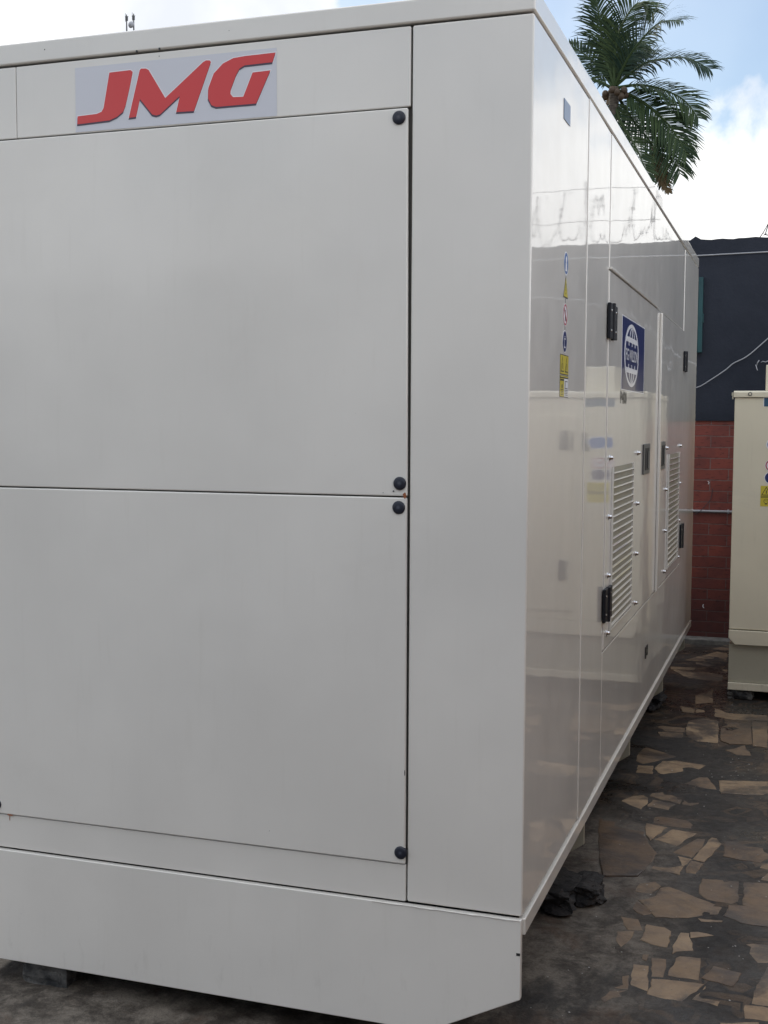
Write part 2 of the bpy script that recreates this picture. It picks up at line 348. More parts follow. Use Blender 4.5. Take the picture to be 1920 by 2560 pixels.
STONES = [[(0.077,3.455),(0.084,3.549),(0.146,3.619),(0.223,3.588),(0.247,3.154),(0.151,3.150),(0.108,3.206),(0.087,3.304)],
[(0.381,3.645),(0.452,3.648),(0.467,3.134),(0.403,3.150)],
[(0.318,3.061),(0.366,3.147),(0.400,2.977),(0.337,2.963),(0.287,3.030)],
[(-0.062,2.963),(0.087,2.846),(-0.041,2.673),(-0.076,2.714),(-0.083,2.859)],
[(0.033,2.744),(0.093,2.779),(0.222,2.750),(0.212,2.643),(0.174,2.521),(0.045,2.546),(0.015,2.615)],
[(0.066,4.153),(0.148,4.325),(0.181,3.727),(0.099,3.697)],
[(0.012,3.866),(0.087,3.817),(0.095,3.708),(0.033,3.722)],
[(-0.066,3.403),(0.078,3.388),(0.080,3.302),(-0.009,3.291)],
[(-0.041,3.258),(0.077,3.279),(0.080,3.186),(-0.023,3.190)],
[(0.182,3.876),(0.262,3.781),(0.451,3.789),(0.454,3.671),(0.289,3.647),(0.194,3.683)],
[(-0.113,4.809),(0.092,4.801),(0.180,4.767),(0.185,4.578),(-0.014,4.600)],
[(0.090,4.934),(0.195,4.939),(0.197,4.839),(0.102,4.838)],
[(-0.080,5.156),(0.097,5.526),(0.167,5.474),(0.175,5.250),(0.004,5.150)],
[(-0.061,2.648),(0.004,2.654),(0.017,2.531),(-0.051,2.532)],
[(-0.142,4.918),(0.009,4.922),(0.002,4.851),(-0.131,4.836)],
[(-0.005,5.111),(0.114,5.047),(0.079,5.000),(0.002,5.059)],
[(0.233,3.592),(0.376,3.643),(0.398,3.168),(0.300,3.143),(0.254,3.197)],
[(0.287,2.534),(0.519,2.601),(0.521,2.446),(0.442,2.368),(0.353,2.353),(0.306,2.346)],
[(0.155,2.431),(0.206,2.545),(0.240,2.557),(0.286,2.400),(0.217,2.406)],
[(0.138,2.386),(0.148,2.416),(0.203,2.393),(0.203,2.363),(0.148,2.366)],
[(0.039,2.221),(0.046,2.257),(0.081,2.284),(0.167,2.223),(0.165,2.151),(0.047,2.209)],
[(0.172,2.213),(0.194,2.175),(0.234,2.197),(0.230,2.174),(0.204,2.144),(0.172,2.146)],
[(0.057,2.172),(0.146,2.144),(0.132,2.104),(0.128,2.061),(0.045,2.080)],
[(-0.061,2.113),(-0.023,2.199),(0.013,2.219),(0.037,2.191),(0.042,2.128),(0.028,2.035)],
[(0.087,1.959),(0.105,1.972),(0.208,1.956),(0.231,1.913),(0.231,1.869),(0.170,1.866),(0.089,1.888)],
[(0.067,1.874),(0.145,1.851),(0.102,1.689),(0.079,1.741),(0.067,1.823)],
[(0.165,1.839),(0.252,1.817),(0.196,1.665),(0.115,1.706)],
[(0.261,1.764),(0.285,1.766),(0.283,1.684),(0.256,1.557),(0.191,1.584),(0.224,1.675)],
[(0.307,1.798),(0.325,1.793),(0.345,1.735),(0.300,1.523),(0.259,1.540),(0.273,1.613)],
[(0.257,1.529),(0.300,1.512),(0.280,1.404),(0.249,1.408),(0.244,1.442)],
[(0.149,1.558),(0.191,1.567),(0.257,1.542),(0.234,1.439),(0.232,1.382),(0.136,1.404)],
[(0.349,1.771),(0.396,1.776),(0.430,1.736),(0.532,1.750),(0.534,1.672),(0.480,1.583),(0.415,1.587),(0.356,1.609),(0.355,1.698)],
[(0.503,1.634),(0.537,1.652),(0.539,1.521),(0.477,1.535)],
[(0.304,1.373),(0.420,1.389),(0.425,1.208),(0.407,1.180),(0.333,1.194),(0.303,1.238),(0.301,1.284)],
[(0.433,1.394),(0.554,1.407),(0.557,1.125),(0.438,1.187)],
[(0.434,1.458),(0.539,1.516),(0.541,1.417),(0.428,1.431)],
[(-0.064,1.932),(0.056,1.921),(0.073,1.739),(0.138,1.560),(0.137,1.499),(0.102,1.321),(-0.006,1.283),(-0.061,1.550),(-0.110,1.862)],
[(0.117,1.258),(0.160,1.292),(0.185,1.262),(0.162,1.184),(0.109,1.188)],
[(0.185,1.243),(0.207,1.261),(0.321,1.190),(0.387,1.151),(0.375,1.086),(0.286,1.030),(0.195,0.998),(0.131,1.114),(0.177,1.166)],
[(0.126,1.103),(0.187,1.050),(0.186,1.028),(0.157,1.001),(0.121,1.040)],
[(0.398,1.170),(0.457,1.183),(0.557,1.175),(0.559,1.035),(0.439,1.041),(0.385,1.080)],
[(0.177,0.937),(0.230,0.931),(0.249,0.910),(0.250,0.795),(0.205,0.802),(0.171,0.820)],
[(0.278,0.912),(0.300,0.916),(0.321,0.801),(0.275,0.778),(0.267,0.753),(0.262,0.810),(0.271,0.886)],
[(0.301,0.926),(0.324,0.935),(0.370,0.921),(0.307,0.885)],
[(0.289,0.750),(0.346,0.756),(0.350,0.616),(0.269,0.618),(0.279,0.732)],
[(0.215,0.713),(0.256,0.717),(0.258,0.601),(0.228,0.594)],
[(0.174,0.653),(0.215,0.657),(0.228,0.502),(0.182,0.496),(0.176,0.606)],
[(0.131,0.603),(0.166,0.606),(0.178,0.498),(0.145,0.493)],
[(0.232,0.582),(0.273,0.589),(0.366,0.596),(0.318,0.475),(0.252,0.477),(0.229,0.487)],
[(0.383,0.719),(0.458,0.694),(0.439,0.602),(0.355,0.631)],
[(0.369,0.587),(0.434,0.591),(0.423,0.549),(0.406,0.481),(0.340,0.495)],
[(0.445,0.886),(0.474,0.904),(0.560,0.915),(0.561,0.810),(0.495,0.776),(0.480,0.810)],
[(0.521,0.754),(0.556,0.794),(0.564,0.537),(0.528,0.521),(0.487,0.522),(0.499,0.639)],
[(0.472,0.508),(0.560,0.517),(0.560,0.448),(0.475,0.435)],
[(0.419,0.392),(0.508,0.429),(0.510,0.352),(0.423,0.322)],
[(0.133,0.472),(0.177,0.493),(0.187,0.460),(0.149,0.437),(0.130,0.403),(0.118,0.423)],
[(0.095,0.970),(0.149,0.964),(0.171,0.890),(0.129,0.879),(0.112,0.918)],
[(0.101,0.858),(0.146,0.878),(0.147,0.835),(0.125,0.751),(0.108,0.790)],
[(0.315,1.035),(0.387,1.043),(0.384,1.030),(0.327,1.014)],
[(0.191,0.723),(0.207,0.729),(0.206,0.685),(0.191,0.694)]]

def inside(p, poly):
    c = False; n = len(poly)
    for i in range(n):
        (x1, y1), (x2, y2) = poly[i], poly[(i+1) % n]
        if (y1 > p[1]) != (y2 > p[1]) and p[0] < (x2-x1)*(p[1]-y1)/(y2-y1)+x1: c = not c
    return c
rs = random.Random(3)
def rough_poly(poly, rnd):
    """broken-edged outline: subdivided and jittered"""
    out = []; n = len(poly)
    for i in range(n):
        a = Vector(poly[i]); b = Vector(poly[(i+1) % n]); L = (b-a).length; k = max(1, min(5, int(L/.022)))
        for j in range(k):
            p = a.lerp(b, j/k); q = .0036 if j else .0015
            out.append((p.x+rnd.uniform(-q, q), p.y+rnd.uniform(-q, q)))
    return out
# the rest of the yard: jittered crazy paving outside the part that was laid out stone by stone
extra = []
cell = .135
for i in range(-14, 34):
    for j in range(-24, 46):
        x, y = i*cell, j*cell
        if -.28 < x < .60 and .28 < y < 5.56: continue
        if x < -.02 and y > -.25: continue
        if x < .30 and y < .35: continue
        if rs.random() < .24: continue
        cx, cy = x+rs.uniform(-.02, .02), y+rs.uniform(-.02, .02); a0 = rs.uniform(0, 6.28); k = rs.choice((4, 4, 5, 5, 6))
        rx, ry = rs.uniform(.045, .072), rs.uniform(.045, .072)
        extra.append([(cx+rx*1.15*math.cos(a0+6.283*t/k+rs.uniform(-.2, .2)), cy+ry*1.15*math.sin(a0+6.283*t/k+rs.uniform(-.2, .2))) for t in range(k)])
sm = MB(); tones = []
for poly in STONES + extra:
    area = sum(poly[i][0]*poly[(i+1) % len(poly)][1]-poly[(i+1) % len(poly)][0]*poly[i][1] for i in range(len(poly)))
    if area < 0: poly = poly[::-1]
    pr = rough_poly(poly, rs); cx = sum(p[0] for p in pr)/len(pr); cy = sum(p[1] for p in pr)/len(pr)
    zt = GZ + rs.uniform(-.0002, .0017); tx, ty = rs.uniform(-.012, .012), rs.uniform(-.012, .012); n0 = len(sm.f); n = len(pr)
    top = lambda p, k: (cx+(p[0]-cx)*k, cy+(p[1]-cy)*k, zt+(p[0]-cx)*tx+(p[1]-cy)*ty)
    A = [(p[0], p[1], GZ-.02) for p in pr]; B = [(p[0], p[1], top(p, 1)[2]-.0010) for p in pr]; C_ = [top(p, .965) for p in pr]
    sm.raw(A+B+C_, [(i, (i+1) % n, n+(i+1) % n, n+i) for i in range(n)] + [(n+i, n+(i+1) % n, 2*n+(i+1) % n, 2*n+i) for i in range(n)] + [tuple(range(2*n, 3*n))])
    t = rs.uniform(0, 1); tones += [t]*(len(sm.f)-n0)
o = sm.build('paving', M_stone); struct(o)
at = o.data.attributes.new('tone', 'FLOAT', 'FACE'); at.data.foreach_set('value', tones)

# loose grit scattered on the floor
gr = MB()
for i in range(150):
    x, y = rs.uniform(-.05, .62), rs.uniform(-.3, 4.2)
    if i < 26: x, y = rs.gauss(.36, .045), rs.gauss(2.62, .12)
    r = rs.uniform(.0012, .0032); c = (x, y, GZ+.004+r*.4)
    gr.raw([(c[0]+r*dx*rs.uniform(.6, 1.5), c[1]+r*dy*rs.uniform(.6, 1.5), c[2]+r*dz_*.6) for dx, dy, dz_ in ((1, 0, 0), (-1, 0, 0), (0, 1, 0), (0, -1, 0), (0, 0, 1), (0, 0, -1))],
           [(0, 2, 4), (2, 1, 4), (1, 3, 4), (3, 0, 4), (2, 0, 5), (1, 2, 5), (3, 1, 5), (0, 3, 5)])
o = gr.build('gravel', mat('pale_grit', (.42, .41, .39), .7)); o['kind'] = 'stuff'

# ------------------------------------------------------------------ boundary wall behind
wall = thing('boundary_wall', 'boundary wall at the back, navy render above red brick, ragged top edge', 'wall', loc=(0, 5.9, GZ))
MB().box(-9, 9, 5.9, 6.1, -.40, 1.144).build('brick_base', M_brick, wall)
nv = MB(); x = -9.0; top = []
while x < 9.0:
    top.append((x, 2.352+.007*noise.noise(Vector((x*14, 0, 0)))+.012*noise.noise(Vector((x*3, 4, 0))))); x += .035 if -1 < x < 3 else .3
top.append((9.0, 2.35)); pts = [(-9, 1.1443)] + [(a, b+(.022 if -.150 < a < -.112 else 0)) for a, b in top] + [(9, 1.1443)]
nv.prism(pts, lambda a, b: (a, 5.884, b), lambda a, b: (a, 6.1, b)); nv.build('painted_render', M_navy, wall)
MB().box(-9, 9, 5.77, 5.898, -.40, -.328).build('plinth', M_conc, wall, bevel=.006)
cd = MB(); cd.tube([(-3, 5.889, .530), (-.5, 5.889, .531), (.16, 5.889, .533), (3, 5.889, .535)], .0085, 8)
for xx in (-.35, .12, .62, 1.1): cd.box(xx, xx+.012, 5.876, 5.899, .520, .546)
cd.build('conduit', M_cablew, wall, smooth=True)
MB().tube([(-.9, 5.878, 2.244), (-.155, 5.878, 2.247), (.336, 5.877, 2.255), (1.5, 5.878, 2.262), (3.2, 5.878, 2.258)], .0045, 6).build('cable_run', M_cablew, wall, smooth=True)
mk = MB()
for cx, cz, h_, l_ in ((-.013, .715, .022, .006), (-.022, -.132, .026, -.008)):
    mk.prism([(cx, cz), (cx+.005, cz), (cx+.006+l_, cz+h_*.5), (cx+.002, cz+h_), (cx-.003, cz+h_), (cx+l_, cz+h_*.5)], lambda a, b: (a, 5.898, b), lambda a, b: (a, 5.8995, b))
mk.build('paint_chip', M_wvinyl, wall)
def wire(name, pts, r, m, label, cat='cable', n=6):
    P_ = [Vector(p) for p in pts]; out = []
    for i in range(len(P_)-1):
        a, b, c, d = P_[max(i-1, 0)], P_[i], P_[i+1], P_[min(i+2, len(P_)-1)]
        for k in range(n):
            t = k/n; out.append(.5*((2*b)+(c-a)*t+(2*a-5*b+4*c-d)*t*t+(3*b-a-3*c+d)*t**3))
    out.append(P_[-1]); o = MB().tube(out, r, 6).build(name, m, smooth=True); return tag(o, label, cat)
wire('hanging_cable', [(-.9, 5.872, 1.12), (-.45, 5.870, 1.235), (-.106, 5.868, 1.365), (-.062, 5.866, 1.384), (.049, 5.866, 1.458), (.095, 5.868, 1.492), (.138, 5.868, 1.529), (.226, 5.868, 1.576), (.351, 5.868, 1.688), (.5, 5.868, 1.82), (.8, 5.868, 1.96), (1.4, 5.868, 2.02)],
     .0038, M_cablew, 'thin white cable drooping diagonally across the navy upper wall')
wire('dangling_cable', [(.02, 5.893, .69), (.01, 5.89, .62), (-.02, 5.876, .575), (-.062, 5.872, .528), (-.10, 5.874, .505)], .0022, M_cableb,
     'short dark wire hanging over the white conduit on the brick')
fr = MB()
for pts in ([(.279, 5.86, 1.515), (.287, 5.85, 1.487), (.292, 5.85, 1.478)], [(.285, 5.86, 1.512), (.290, 5.85, 1.53), (.300, 5.85, 1.545)], [(.312, 5.86, 1.532), (.325, 5.85, 1.537), (.34, 5.85, 1.532), (.40, 5.86, 1.56)]): fr.tube(pts, .0035, 5)
tag(fr.build('cable_ends', M_cablew, smooth=True), 'frayed white cable ends sticking out of the navy wall above the cream cabinet', 'cable')

# teal board fixed to the wall, mostly hidden by the generator
t = thing('teal_board', 'teal board fixed upright on the navy wall beside the white generator', 'board', loc=(-.4, 5.88, 1.6))
MB().box(-.72, -.082, 5.845, 5.882, 1.605, 2.095).build('board', M_teal, t, bevel=.004)
f_ = MB(); f_.box(-.098, -.070, 5.835, 5.882, 1.60, 2.10); f_.box(-.72, -.0985, 5.838, 5.8445, 2.07, 2.10); f_.box(-.72, -.0985, 5.838, 5.8445, 1.60, 1.63); f_.box(-.074, -.064, 5.845, 5.882, 1.80, 1.86); f_.build('frame', M_teal, t, bevel=.003)

# outside the frame: yard wall shades and shows in the paint; container is added
wall2 = thing('yard_wall', 'grey rendered yard wall behind the viewer', 'wall', loc=(0, -9, GZ))
MB().box(-14, 14, -9.2, -9.0, -.40, 2.7).build('render', M_conc, wall2)
un = thing('added_container', 'unseen brown container added across the aisle to shade the white generator and bounce warm light', 'container', loc=(2.4, .4, GZ))  # added out of view to block low sky and bounce warm light
MB().box(1.74, 3.1, -2.6, 3.45, -.25, 1.36).build('body', M_brown, un, bevel=.01)
MB().box(1.72, 3.12, -2.62, 3.47, 1.3625, 1.41).build('roof', M_brown, un, bevel=.01)
MB().box(1.78, 3.06, -2.5, 3.35, -.36, -.2525).build('skid', M_under, un)
for k in range(4): MB().box(1.726, 1.7385, -2.45+1.5*k, -1.02+1.5*k, -.1, 1.25).build('door', M_brown, un, bevel=.004)

# razor wire on the wall top
rz = MB(); P_ = []; nT = 13
for i in range(nT*22+1):
    a = 2*math.pi*i/22; x = .315+.165*i/22; rr = .19+.02*math.sin(i*.7/22*6.28)
    P_.append((x+.05*math.sin(a*1), 5.99+rr*.55*math.cos(a+math.pi), 2.55+rr*math.sin(a+math.pi*1.4)+.01*math.sin(i)))
P_[:0] = [(.262, 5.98, 2.340), (.300, 5.97, 2.395), (.335, 5.97, 2.46)]
rz.tube(P_, .0036, 5)
for i in range(0, len(P_), 3):
    p = Vector(P_[i]); d = (Vector(P_[min(i+1, len(P_)-1)])-Vector(P_[max(i-1, 0)])).normalized(); s_ = d.cross(Vector((0, 1, 0))).normalized()
    rz.raw([p-d*.005, p+d*.005, p+s_*.017+d*.014, p-s_*.017+d*.014, p+s_*.017-d*.014, p-s_*.017-d*.014], [(0, 1, 2), (0, 1, 3), (0, 1, 4), (0, 1, 5)])
t = thing('razor_wire', 'coil of razor wire along the top of the navy wall', 'razor wire', loc=(.3, 5.99, 2.35))
rz.build('coil', M_galv, t)
for k, x in enumerate((.86, 2.1)):
    b_ = MB(); b_.box(x, x+.014, 5.985, 5.995, 2.30, 2.80)
    for z_ in (2.52, 2.74): b_.lathe((x-.01, 5.975, z_), (0, -1, 0), [(.008, 0), (.014, .01), (.008, .02), (.0, .025)], 8)
    b_.build('bracket', M_galv, t)
st = MB()
for z_ in (2.52, 2.74): st.tube([(.36, 5.945, z_-.01), (.86, 5.94, z_), (1.4, 5.94, z_-.012), (2.1, 5.94, z_), (3.4, 5.94, z_-.01)], .0022, 5)
st.build('strand', M_galv, t)

# ------------------------------------------------------------------ the big white generator
gen_ = thing('generator', 'large glossy off-white generator enclosure filling the left and centre, red letters JMG on its end', 'generator', loc=(-.85, 2.2, -.296))
W, L = -1.71, 4.52
core = MB(); core.box(W+.016, -.016, .016, L-.016, .002, 1.996); core.build('inner_frame', M_core, gen_)
T = .011
def fsheet(name, x0, x1, z0, z1, y=0.0, m=None, bev=.0028, pts=None, th=T):
    b = MB()
    if pts: b.prism(pts, lambda a, c: (a, y, c), lambda a, c: (a, y+th, c))
    else: b.box(x0, x1, y, y+th, z0, z1)
    return b.build(name, m or M_whitef, gen_, bevel=bev, segs=3)
def ssheet(name, y0, y1, z0, z1, x=0.0, m=None, bev=.0028, par=None, t0=0.0, t1=0.0, tz=0.0):
    b = MB(); b.box(x-T, x, y0, y1, z0, z1); b.v = [(p[0]+(t0 if p[1] < (y0+y1)/2 else t1)+(tz if p[2] < (z0+z1)/2 else 0), p[1], p[2]) for p in b.v]
    return b.build(name, m or M_white, par or gen_, bevel=bev, segs=3)
# corner posts: one folded sheet each
def corner(x0, x1, y1, name='corner_panel'):
    s = 1 if x1 > x0 else -1
    pts = [(x0, 0), (x1, 0), (x1, y1), (x1-s*T, y1), (x1-s*T, T), (x0, T)]
    b = MB(); b.prism(pts, lambda a, c: (a, c, .004), lambda a, c: (a, c, 1.996)); o_ = b.build(name, [M_white, M_whitef], gen_, bevel=.0050, segs=4)
    for p_ in o_.data.polygons:
        if p_.normal.y < -.9: p_.material_index = 1
    return o_
corner(-.2735, 0, .7245); corner(W+.27, W, .72)
fsheet('upper_fascia', -1.306, -.2775, 1.8205, 1.995); fsheet('upper_fascia', W+.274, -1.3075, 1.8205, 1.995, th=.010)
pu = fsheet('access_panel', 0, 0, 0, 0, y=-.0042, pts=[(W+.276, .9508), (-.2782, .9508), (-.2822, 1.8172), (W+.276, 1.8172)], bev=.0036)
pl_ = fsheet('access_panel', 0, 0, 0, 0, y=-.0055, pts=[(W+.276, .0938), (-.2770, .0938), (-.2786, .9478), (W+.276, .9478)], bev=.0036)
fsheet('lower_fascia', W+.274, -.2765, .0035, .0912)
def blot(name, c, rx, rz_, m, par, y, seed, n=22):
    P2 = [(c[0]+rx*math.cos(6.283*k/n)*(1+.5*noise.noise(Vector((math.cos(6.283*k/n)*1.5+seed, math.sin(6.283*k/n)*1.5, 0)))), c[1]+rz_*math.sin(6.283*k/n)*(1+.5*noise.noise(Vector((seed, math.cos(6.283*k/n)*1.5, math.sin(6.283*k/n)*1.5))))) for k in range(n)]
    d_ = MB(); d_.prism(P2, lambda a, b: (a, y-.0001, b), lambda a, b: (a, y-.0003, b)); return d_.build(name, m, par)
blot('rust_mark', (-1.357, .0935), .008, .0022, M_rust, gen_, -.0056, 2); blot('rust_mark', (-1.362, .083), .0012, .007, M_rust, gen_, 0, 5)
blot('rust_mark', (-.283, .953), .004, .006, M_rust, gen_, -.0056, 8); blot('scratch', (-.279, .31), .0010, .006, M_ink, gen_, -.0056, 1)
for sx_, sz_, q_ in ((-.905, 1.985, .0012), (-1.22, 2.028, .0016), (-.72, 2.026, .0009), (-.31, .962, .0020), (-.335, .958, .001), (-.62, .135, .0008)): blot('paint_chip', (sx_, sz_), q_, q_, M_ink, gen_, -.0030 if sz_ > 1.99 else (-.0056 if sz_ < 1.8 else 0), sx_*9, 10)
def cap(x, z, par):
    b = MB(); b.lathe((x, -.0052, z), (0, -1, 0), [(.0150, -.004), (.0152, .0015), (.0146, .0032), (.0120, .0045), (.0070, .0056), (.0, .006)], 28)
    b.build('plug_cap', M_blackr, par, smooth=True)
for x, z in ((-.302, 1.796), (-.295, .980)): cap(x, z, pu)
cap(-1.396, 1.79, pu); cap(-1.408, .985, pu)
for x, z in ((-.297, .925), (-.2875, .121), (-1.399, .118), (-1.408, .92)): cap(x, z, pl_)
# hidden faces so the box is closed from every side
MB().box(W, W+T, .73, L, .004, 1.996).build('far_side_panel', M_white, gen_, bevel=.0028)
MB().box(W+.013, -.013, L-T, L, .004, 1.996).build('rear_panel', M_white, gen_, bevel=.0028)
# roof with its folded edge band
MB().box(W-.002, .0025, -.0025, L+.004, 2.0005, 2.052).build('roof', M_white, gen_, bevel=.005, segs=4)
for x in (-.905, -.966): MB().box(x, x+.004, -.0035, -.0005, 1.9985, 2.0035).build('rivet', M_ink, gen_)
# skid: chamfered end plates, cross members, side lip
prof = [(0, -.001), (0, -.186), (-.219, -.2965), (W+.219, -.2965), (W, -.186), (W, -.001)]
def plate(y0, y1, name, m): 
    b = MB(); b.prism(prof, lambda a, c: (a, y0, c), lambda a, c: (a, y1, c)); return b.build(name, m, gen_, bevel=.0025, segs=3)
bp_ = plate(-.0085, .0075, 'base_plate', M_whitef)
sb = MB(); sb.tube([(-.005-.009*i, -.0088+.0008*noise.noise(Vector((i*.7, 0, 0))), -.0025+.0022*noise.noise(Vector((i*.45, 3, 0)))) for i in range(40)], [.0014+.0010*abs(noise.noise(Vector((i*.9, 7, 0)))) for i in range(40)], 6); sb.build('sealant_bead', M_white, bp_, smooth=True)
MB().box(-.0105, -.0015, -.0092, -.0086, -.083, -.077).build('paint_chip', M_ink, bp_)
prof = [(-.018, -.042), (-.018, -.150), (-.219, -.290), (W+.219, -.290), (W+.01, -.150), (W+.01, -.042)]
for y in (.966, 2.02, 3.22, 4.40): plate(y, y+.010, 'cross_member', M_cream_d)
for x in (-.30, W+.30): MB().box(x-.12, x, .02, L-.02, -.285, -.043).build('skid_beam', M_under, gen_)
MB().box(W+.01, -.02, .0085, L-.01, -.041, -.0035).build('floor_pan', M_under, gen_)
lip = MB(); lip.box(-.012, .0060, .0085, L, -.041, -.0025); lip.build('side_rail', M_white, gen_, bevel=.003, segs=3)
# long side
YB, YM, YR = 1.150, 2.615, 3.735
ssheet('side_panel', .7285, YB-.003, .002, 1.996, t0=.0018, t1=-.0014)
ssheet('side_panel', YB+.001, YR-.003, 1.592, 1.996, x=-.001, t0=.0015, t1=-.003); ssheet('side_panel', YR+.001, L, .002, 1.996, t0=-.002, t1=.002)
ssheet('lower_side_panel', YB+.001, YR-.003, .002, .404, x=-.001)
dl = ssheet('door', YB+.002, YM-.003, .4105, 1.5865, x=.0015); dr = ssheet('door', YM+.002, YR-.004, .4105, 1.5865, x=.0015)
MB().box(.002, .0125, YM-.036, YM+.012, .414, 1.580).build('cover_strip', M_white, dl, bevel=.003, segs=3)
dg_ = MB(); dg_.box(-.004, .0075, YB, 2.5, 1.5895, 1.5965); dg_.build('drip_rail', M_white, gen_, bevel=.0015)
DX = .0018
def hinge(y0, y1, z0, z1, par):
    b = MB(); ym = (y0+y1)/2
    b.box(DX, .0120, y0+.030, ym-.006, z0, z1); b.box(DX, .0120, ym+.006, y1-.002, z0+.002, z1-.002)
    b.tube([(.0115, ym, z0-.003), (.0115, ym, z1+.002)], .0075, 10)
    h = b.build('hinge', M_black, par, bevel=.002)
    for yy in (y0+(ym-y0)*.5, ym+(y1-ym)*.55):
        for zz in (z0+(z1-z0)*.22, z0+(z1-z0)*.78): MB().lathe((.0121, yy, zz), (1, 0, 0), [(.0042, 0), (.0042, .0012), (.002, .002)], 8).build('screw', M_steel, h)
for z0, z1 in ((1.378, 1.486), (.503, .607)): hinge(1.085, 1.262, z0, z1, dl)
for z0, z1 in ((1.386, 1.486), (.490, .610)): hinge(3.66, 3.84, z0, z1, dr)
def louver(y0, y1, z0, z1, n, par):
    b = MB(); b.box(DX, .0030, y0, y1, z0, z1); lo = b.build('louvre', M_mesh, par)
    f = MB(); f.box(DX, .0085, y0-.012, y0, z0-.006, z1+.002); f.box(DX, .0085, y1, y1+.012, z0-.006, z1+.002); f.box(DX, .0085, y0-.012, y1+.012, z0-.014, z0-.0062)
    f.build('louvre_frame', M_white, lo, bevel=.001)
    m_ = MB(); k = int((y1-y0)/.021)
    for i in range(1, k): yy = y0+(y1-y0)*i/k; m_.box(.0031, .0044, yy-.0038, yy+.0038, z0, z1)
    m_.build('mesh_grille', M_cream_d, lo)
    s_ = MB()
    for i in range(n):
        zz = z0+(z1-z0)*(i+.15)/n
        s_.raw([(.0045, y0, zz-.001), (.0045, y1, zz-.001), (.0098, y1, zz-.0005), (.0098, y0, zz-.0005), (.0080, y0, zz+.0030), (.0080, y1, zz+.0030), (.0045, y0, zz+.0038), (.0045, y1, zz+.0038)],
               [(0, 1, 2, 3), (3, 2, 5, 4), (4, 5, 7, 6), (0, 3, 4, 6), (1, 7, 5, 2), (0, 6, 7, 1)])
    s_.build('slat', M_white, lo)
louver(1.275, 1.770, .468, .980, 22, dl); louver(3.050, 3.545, .466, .980, 20, dr)
def handle(y0, y1, z0, z1, par, ins):
    b = MB(); b.box(DX, .0070, y0, y1, z0, z1); h = b.build('handle', M_dgrey, par, bevel=.003, segs=3)
    MB().box(.0071, .0085, y0+.045, y1-.045, z0+.016, z1-.016).build('recess', M_black, h)
    MB().box(.0086, .0120, y0+.105, y1-.060, z0+.022, z1-.028).build('lever', M_dgrey if ins else M_black, h, bevel=.001)
handle(2.070, 2.275, .925, 1.042, dl, 1); handle(2.665, 2.865, .923, 1.043, dr, 1)
def bolt(y, z, par):
    b = MB(); b.lathe((DX, y, z), (1, 0, 0), [(.0095, 0), (.0095, .002), (.0062, .0022), (.0062, .0080), (.0050, .0105), (.0, .0115)], 12)
    b.build('bolt', M_steel, par, smooth=True)
for z in (1.012, .826, .640, .456): bolt(1.215, z, dl); bolt(1.915, z, dl); bolt(2.940, z, dr); bolt(3.598, z, dr)
lt = MB(); lt.box(-.0005, .003, 2.30, 2.325, .175, .222); lt.box(-.0005, .003, 2.355, 2.380, .180, .222); lt.box(-.0005, .0025, 2.325, 2.355, .193, .205)
lt.build('lifting_mark', M_ink, gen_)
MB().box(.0002, .0016, .357, .440, 1.856, 1.905).build('window', M_vent, gen_)

# ---- decals. S maps (y,z,level) onto the long side; Fm maps (x,z,level) onto the end
class Decal(MB):
    def __init__(s, fm): super().__init__(); s.fm = fm
    def poly(s, pts, lv, mi): s.prism(pts, lambda a, b: s.fm(a, b, lv), lambda a, b: s.fm(a, b, lv+.8), mi); return s
    def ell(s, c, r, lv, mi, rx=None, n=28, a0=0, a1=2*math.pi): return s.poly([(c[0]+(rx or r)*math.cos(a0+(a1-a0)*k/n), c[1]+r*math.sin(a0+(a1-a0)*k/n)) for k in range(n)], lv, mi)
    def rect(s, x0, x1, z0, z1, lv, mi): return s.poly([(x0, z0), (x1, z0), (x1, z1), (x0, z1)], lv, mi)
    def ring(s, c, r, w, lv, mi, rx=None, n=32):
        rx = rx or r; kx = rx/r; i0 = r-w; b = len(s.v); vs = []
        for k in range(n):
            a = 2*math.pi*k/n
            for q in (r, i0): vs += [s.fm(c[0]+q*kx*math.cos(a), c[1]+q*math.sin(a), lv+.8)]
        return s.raw(vs, [(2*k, 2*((k+1) % n), 2*((k+1) % n)+1, 2*k+1) for k in range(n)], mi)
    def flat(s, vs2, fs, lv, mi, ox=0, oz=0): return s.raw([s.fm(a+ox, b+oz, lv) for a, b in vs2], fs, mi)
LV = .00035
S0 = lambda a, b, l: (.0003+LV*l, a, b)
S1 = lambda a, b, l: (.0018+LV*l, a, b)
Fm = lambda a, b, l: (a, -.0004-LV*l, b)
